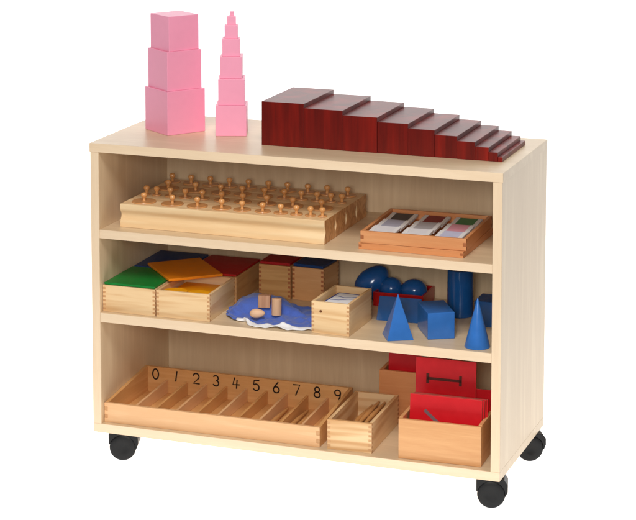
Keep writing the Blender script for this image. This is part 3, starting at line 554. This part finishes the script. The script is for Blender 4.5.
for k, (dx, dz, rz) in enumerate(((-.012, 0, 1), (.0005, 0, -1), (.012, 0, .5))):
    spindle(c8 + dx, sy + .022, B0 + .0117 + dz, rz, ['left spindle lying in the compartment numbered 8', 'middle spindle lying in the compartment numbered 8', 'right spindle lying in the compartment numbered 8'][k])
c7 = sx + tt + cw * 7.5
spindle(c7 - .010, sy + .022, B0 + .0117, 1, 'spindle lying alone in the compartment numbered 7')

# ---------------------------------------------------------------- spindle storage box (bottom tier)
root = empty('storage_box', (.5278, .0158, B0 + .0002), 1.6, 'narrow pale pine box of spindles beside the numbered box', 'box')
jbox(root, .0960, .1998, .0630, .0070, 13, 'bold', 0, 'endgrain', .006)
n = 0
words = [f'{p} spindle of the {l}' for l, ps in (('bottom layer', ('first', 'second', 'third', 'fourth', 'fifth')), ('second layer', ('first', 'second', 'third', 'fourth', 'fifth')), ('third layer', ('first', 'second', 'third', 'fourth')), ('fourth layer', ('first', 'second', 'third', 'fourth')), ('top layer', ('left', 'right'))) for p in ps]
for lay, xs_ in enumerate(((.0175, .0295, .042, .054, .066), (.024, .036, .048, .060, .072), (.030, .042, .054, .066), (.036, .048, .060, .071), (.054, .066))):
    for u in xs_:
        gx, gy = .5278 + u * math.cos(R(1.6)) + .004, .0158 + .014 + u * math.sin(R(1.6))
        spindle(gx, gy, B0 + .0118 + .0095 * lay, 1.6 + random.uniform(-1.2, 1.2), words[n] + ' in the narrow pine box'); n += 1

# ---------------------------------------------------------------- boxes of red sandpaper boards (bottom tier, right)
lx, ly = .6831, .0122
root = empty('letter_box', (lx, ly, B0 + .0002), 1.6, 'wooden box of red sandpaper boards at the right front of the bottom tier', 'box')
wd, dp, hh, t = .1735, .134, .0852, .0075
link('front_panel', box(0, wd, 0, t, 0, hh - .002), M['beech_x'], root, bevel=.001)
link('back_panel', box(t + .0001, wd - t - .0001, dp - t, dp, 0, hh), M['beech_x'], root, bevel=.001)
for x in (0, wd - t): link('side_panel', box(x, x + t, t + .0001, dp, 0, hh), M['beech_y'], root, bevel=.001)
link('base_panel', box(t + .0002, wd - t - .0002, t + .0002, dp - t - .0002, .0004, .006), M['beech_x'], root, bevel=0)
def board(x, y, w_, h_, z, lab, tilt=4, rz=1.5, stroke=None, mat='sand'):
    bm = box(0, w_, 0, .004, 0, h_); bmesh.ops.recalc_face_normals(bm, faces=bm.faces)
    for f in bm.faces:
        if abs(f.normal.y) < .5: f.material_index = 1
    o = link('sandpaper_board', bm, [M['red'], M['mdf']], None, (x, y, z), rz, bevel=.0008); o.rotation_euler.x = R(-tilt)
    tag(o, lab, 'board', 'red sandpaper boards')
    if stroke:
        bm = bmesh.new()
        for st, wd_ in stroke: ribbon(bm, st, wd_, .0004, -.00003)
        link('sandpaper_stroke', bm, M[mat], o, bevel=0)
    return o
zb = B0 + .0066
board(.6945, .046, .1525, .1185, zb, 'bright red board with grey diagonal stroke at the front of its box', 5, 1.5, [([(.033, .086), (.052, .070), (.072, .056), (.10, .044)], .0066)])
board(.6965, .0535, .1540, .1160, zb, 'red board directly behind the bright red front board', 4, 1.4)
board(.6975, .0590, .1545, .1165, zb, 'red board in the middle of the front box, its edge dulled', 4, 1.8)
board(.6985, .0645, .1560, .1160, zb, 'red board just before the tall upright one', 4, 1.2)
T1 = [([(.026, .137), (.096, .137)], .0055), ([(.026, .128), (.026, .146)], .0060), ([(.096, .128), (.096, .146)], .0060)]
board(.6862 + .004, .098, .1290, .1795, zb, 'tall red board with dark bar-shaped mark standing at the back', 4, 1.5, T1, 'sand_dark')
board(.6990, .108, .150, .1225, zb, 'red board behind the tall upright one', 3, 1.5)
root = empty('letter_box', (.5715, .226, B0 + .0002), 1.2, 'brown wooden box of red boards in the dark rear of the bottom tier', 'box')
wd, dp, hh = .155, .112, .1115
link('front_panel', box(0, wd, 0, t, 0, hh), M['alder_x'], root, bevel=.001)
link('back_panel', box(t + .0001, wd - t - .0001, dp - t, dp, 0, hh), M['alder_x'], root, bevel=.001)
for x in (0, wd - t): link('side_panel', box(x, x + t, t + .0001, dp, 0, hh), M['alder_y'], root, bevel=.001)
link('base_panel', box(t + .0002, wd - t - .0002, t + .0002, dp - t - .0002, .0004, .006), M['alder_x'], root, bevel=0)
board(.5835, .246, .1310, .1700, zb, 'red board with grey mark at the front of the rear box', 4, 1.2, [([(.080, .128), (.080, .160)], .010), ([(.080, .160), (.110, .160)], .010)], 'sand')
board(.5855, .260, .1310, .1720, zb, 'red board second in the rear box', 4, 1.2)
board(.5845, .275, .1310, .1710, zb, 'red board third in the rear box', 4, 1.2)
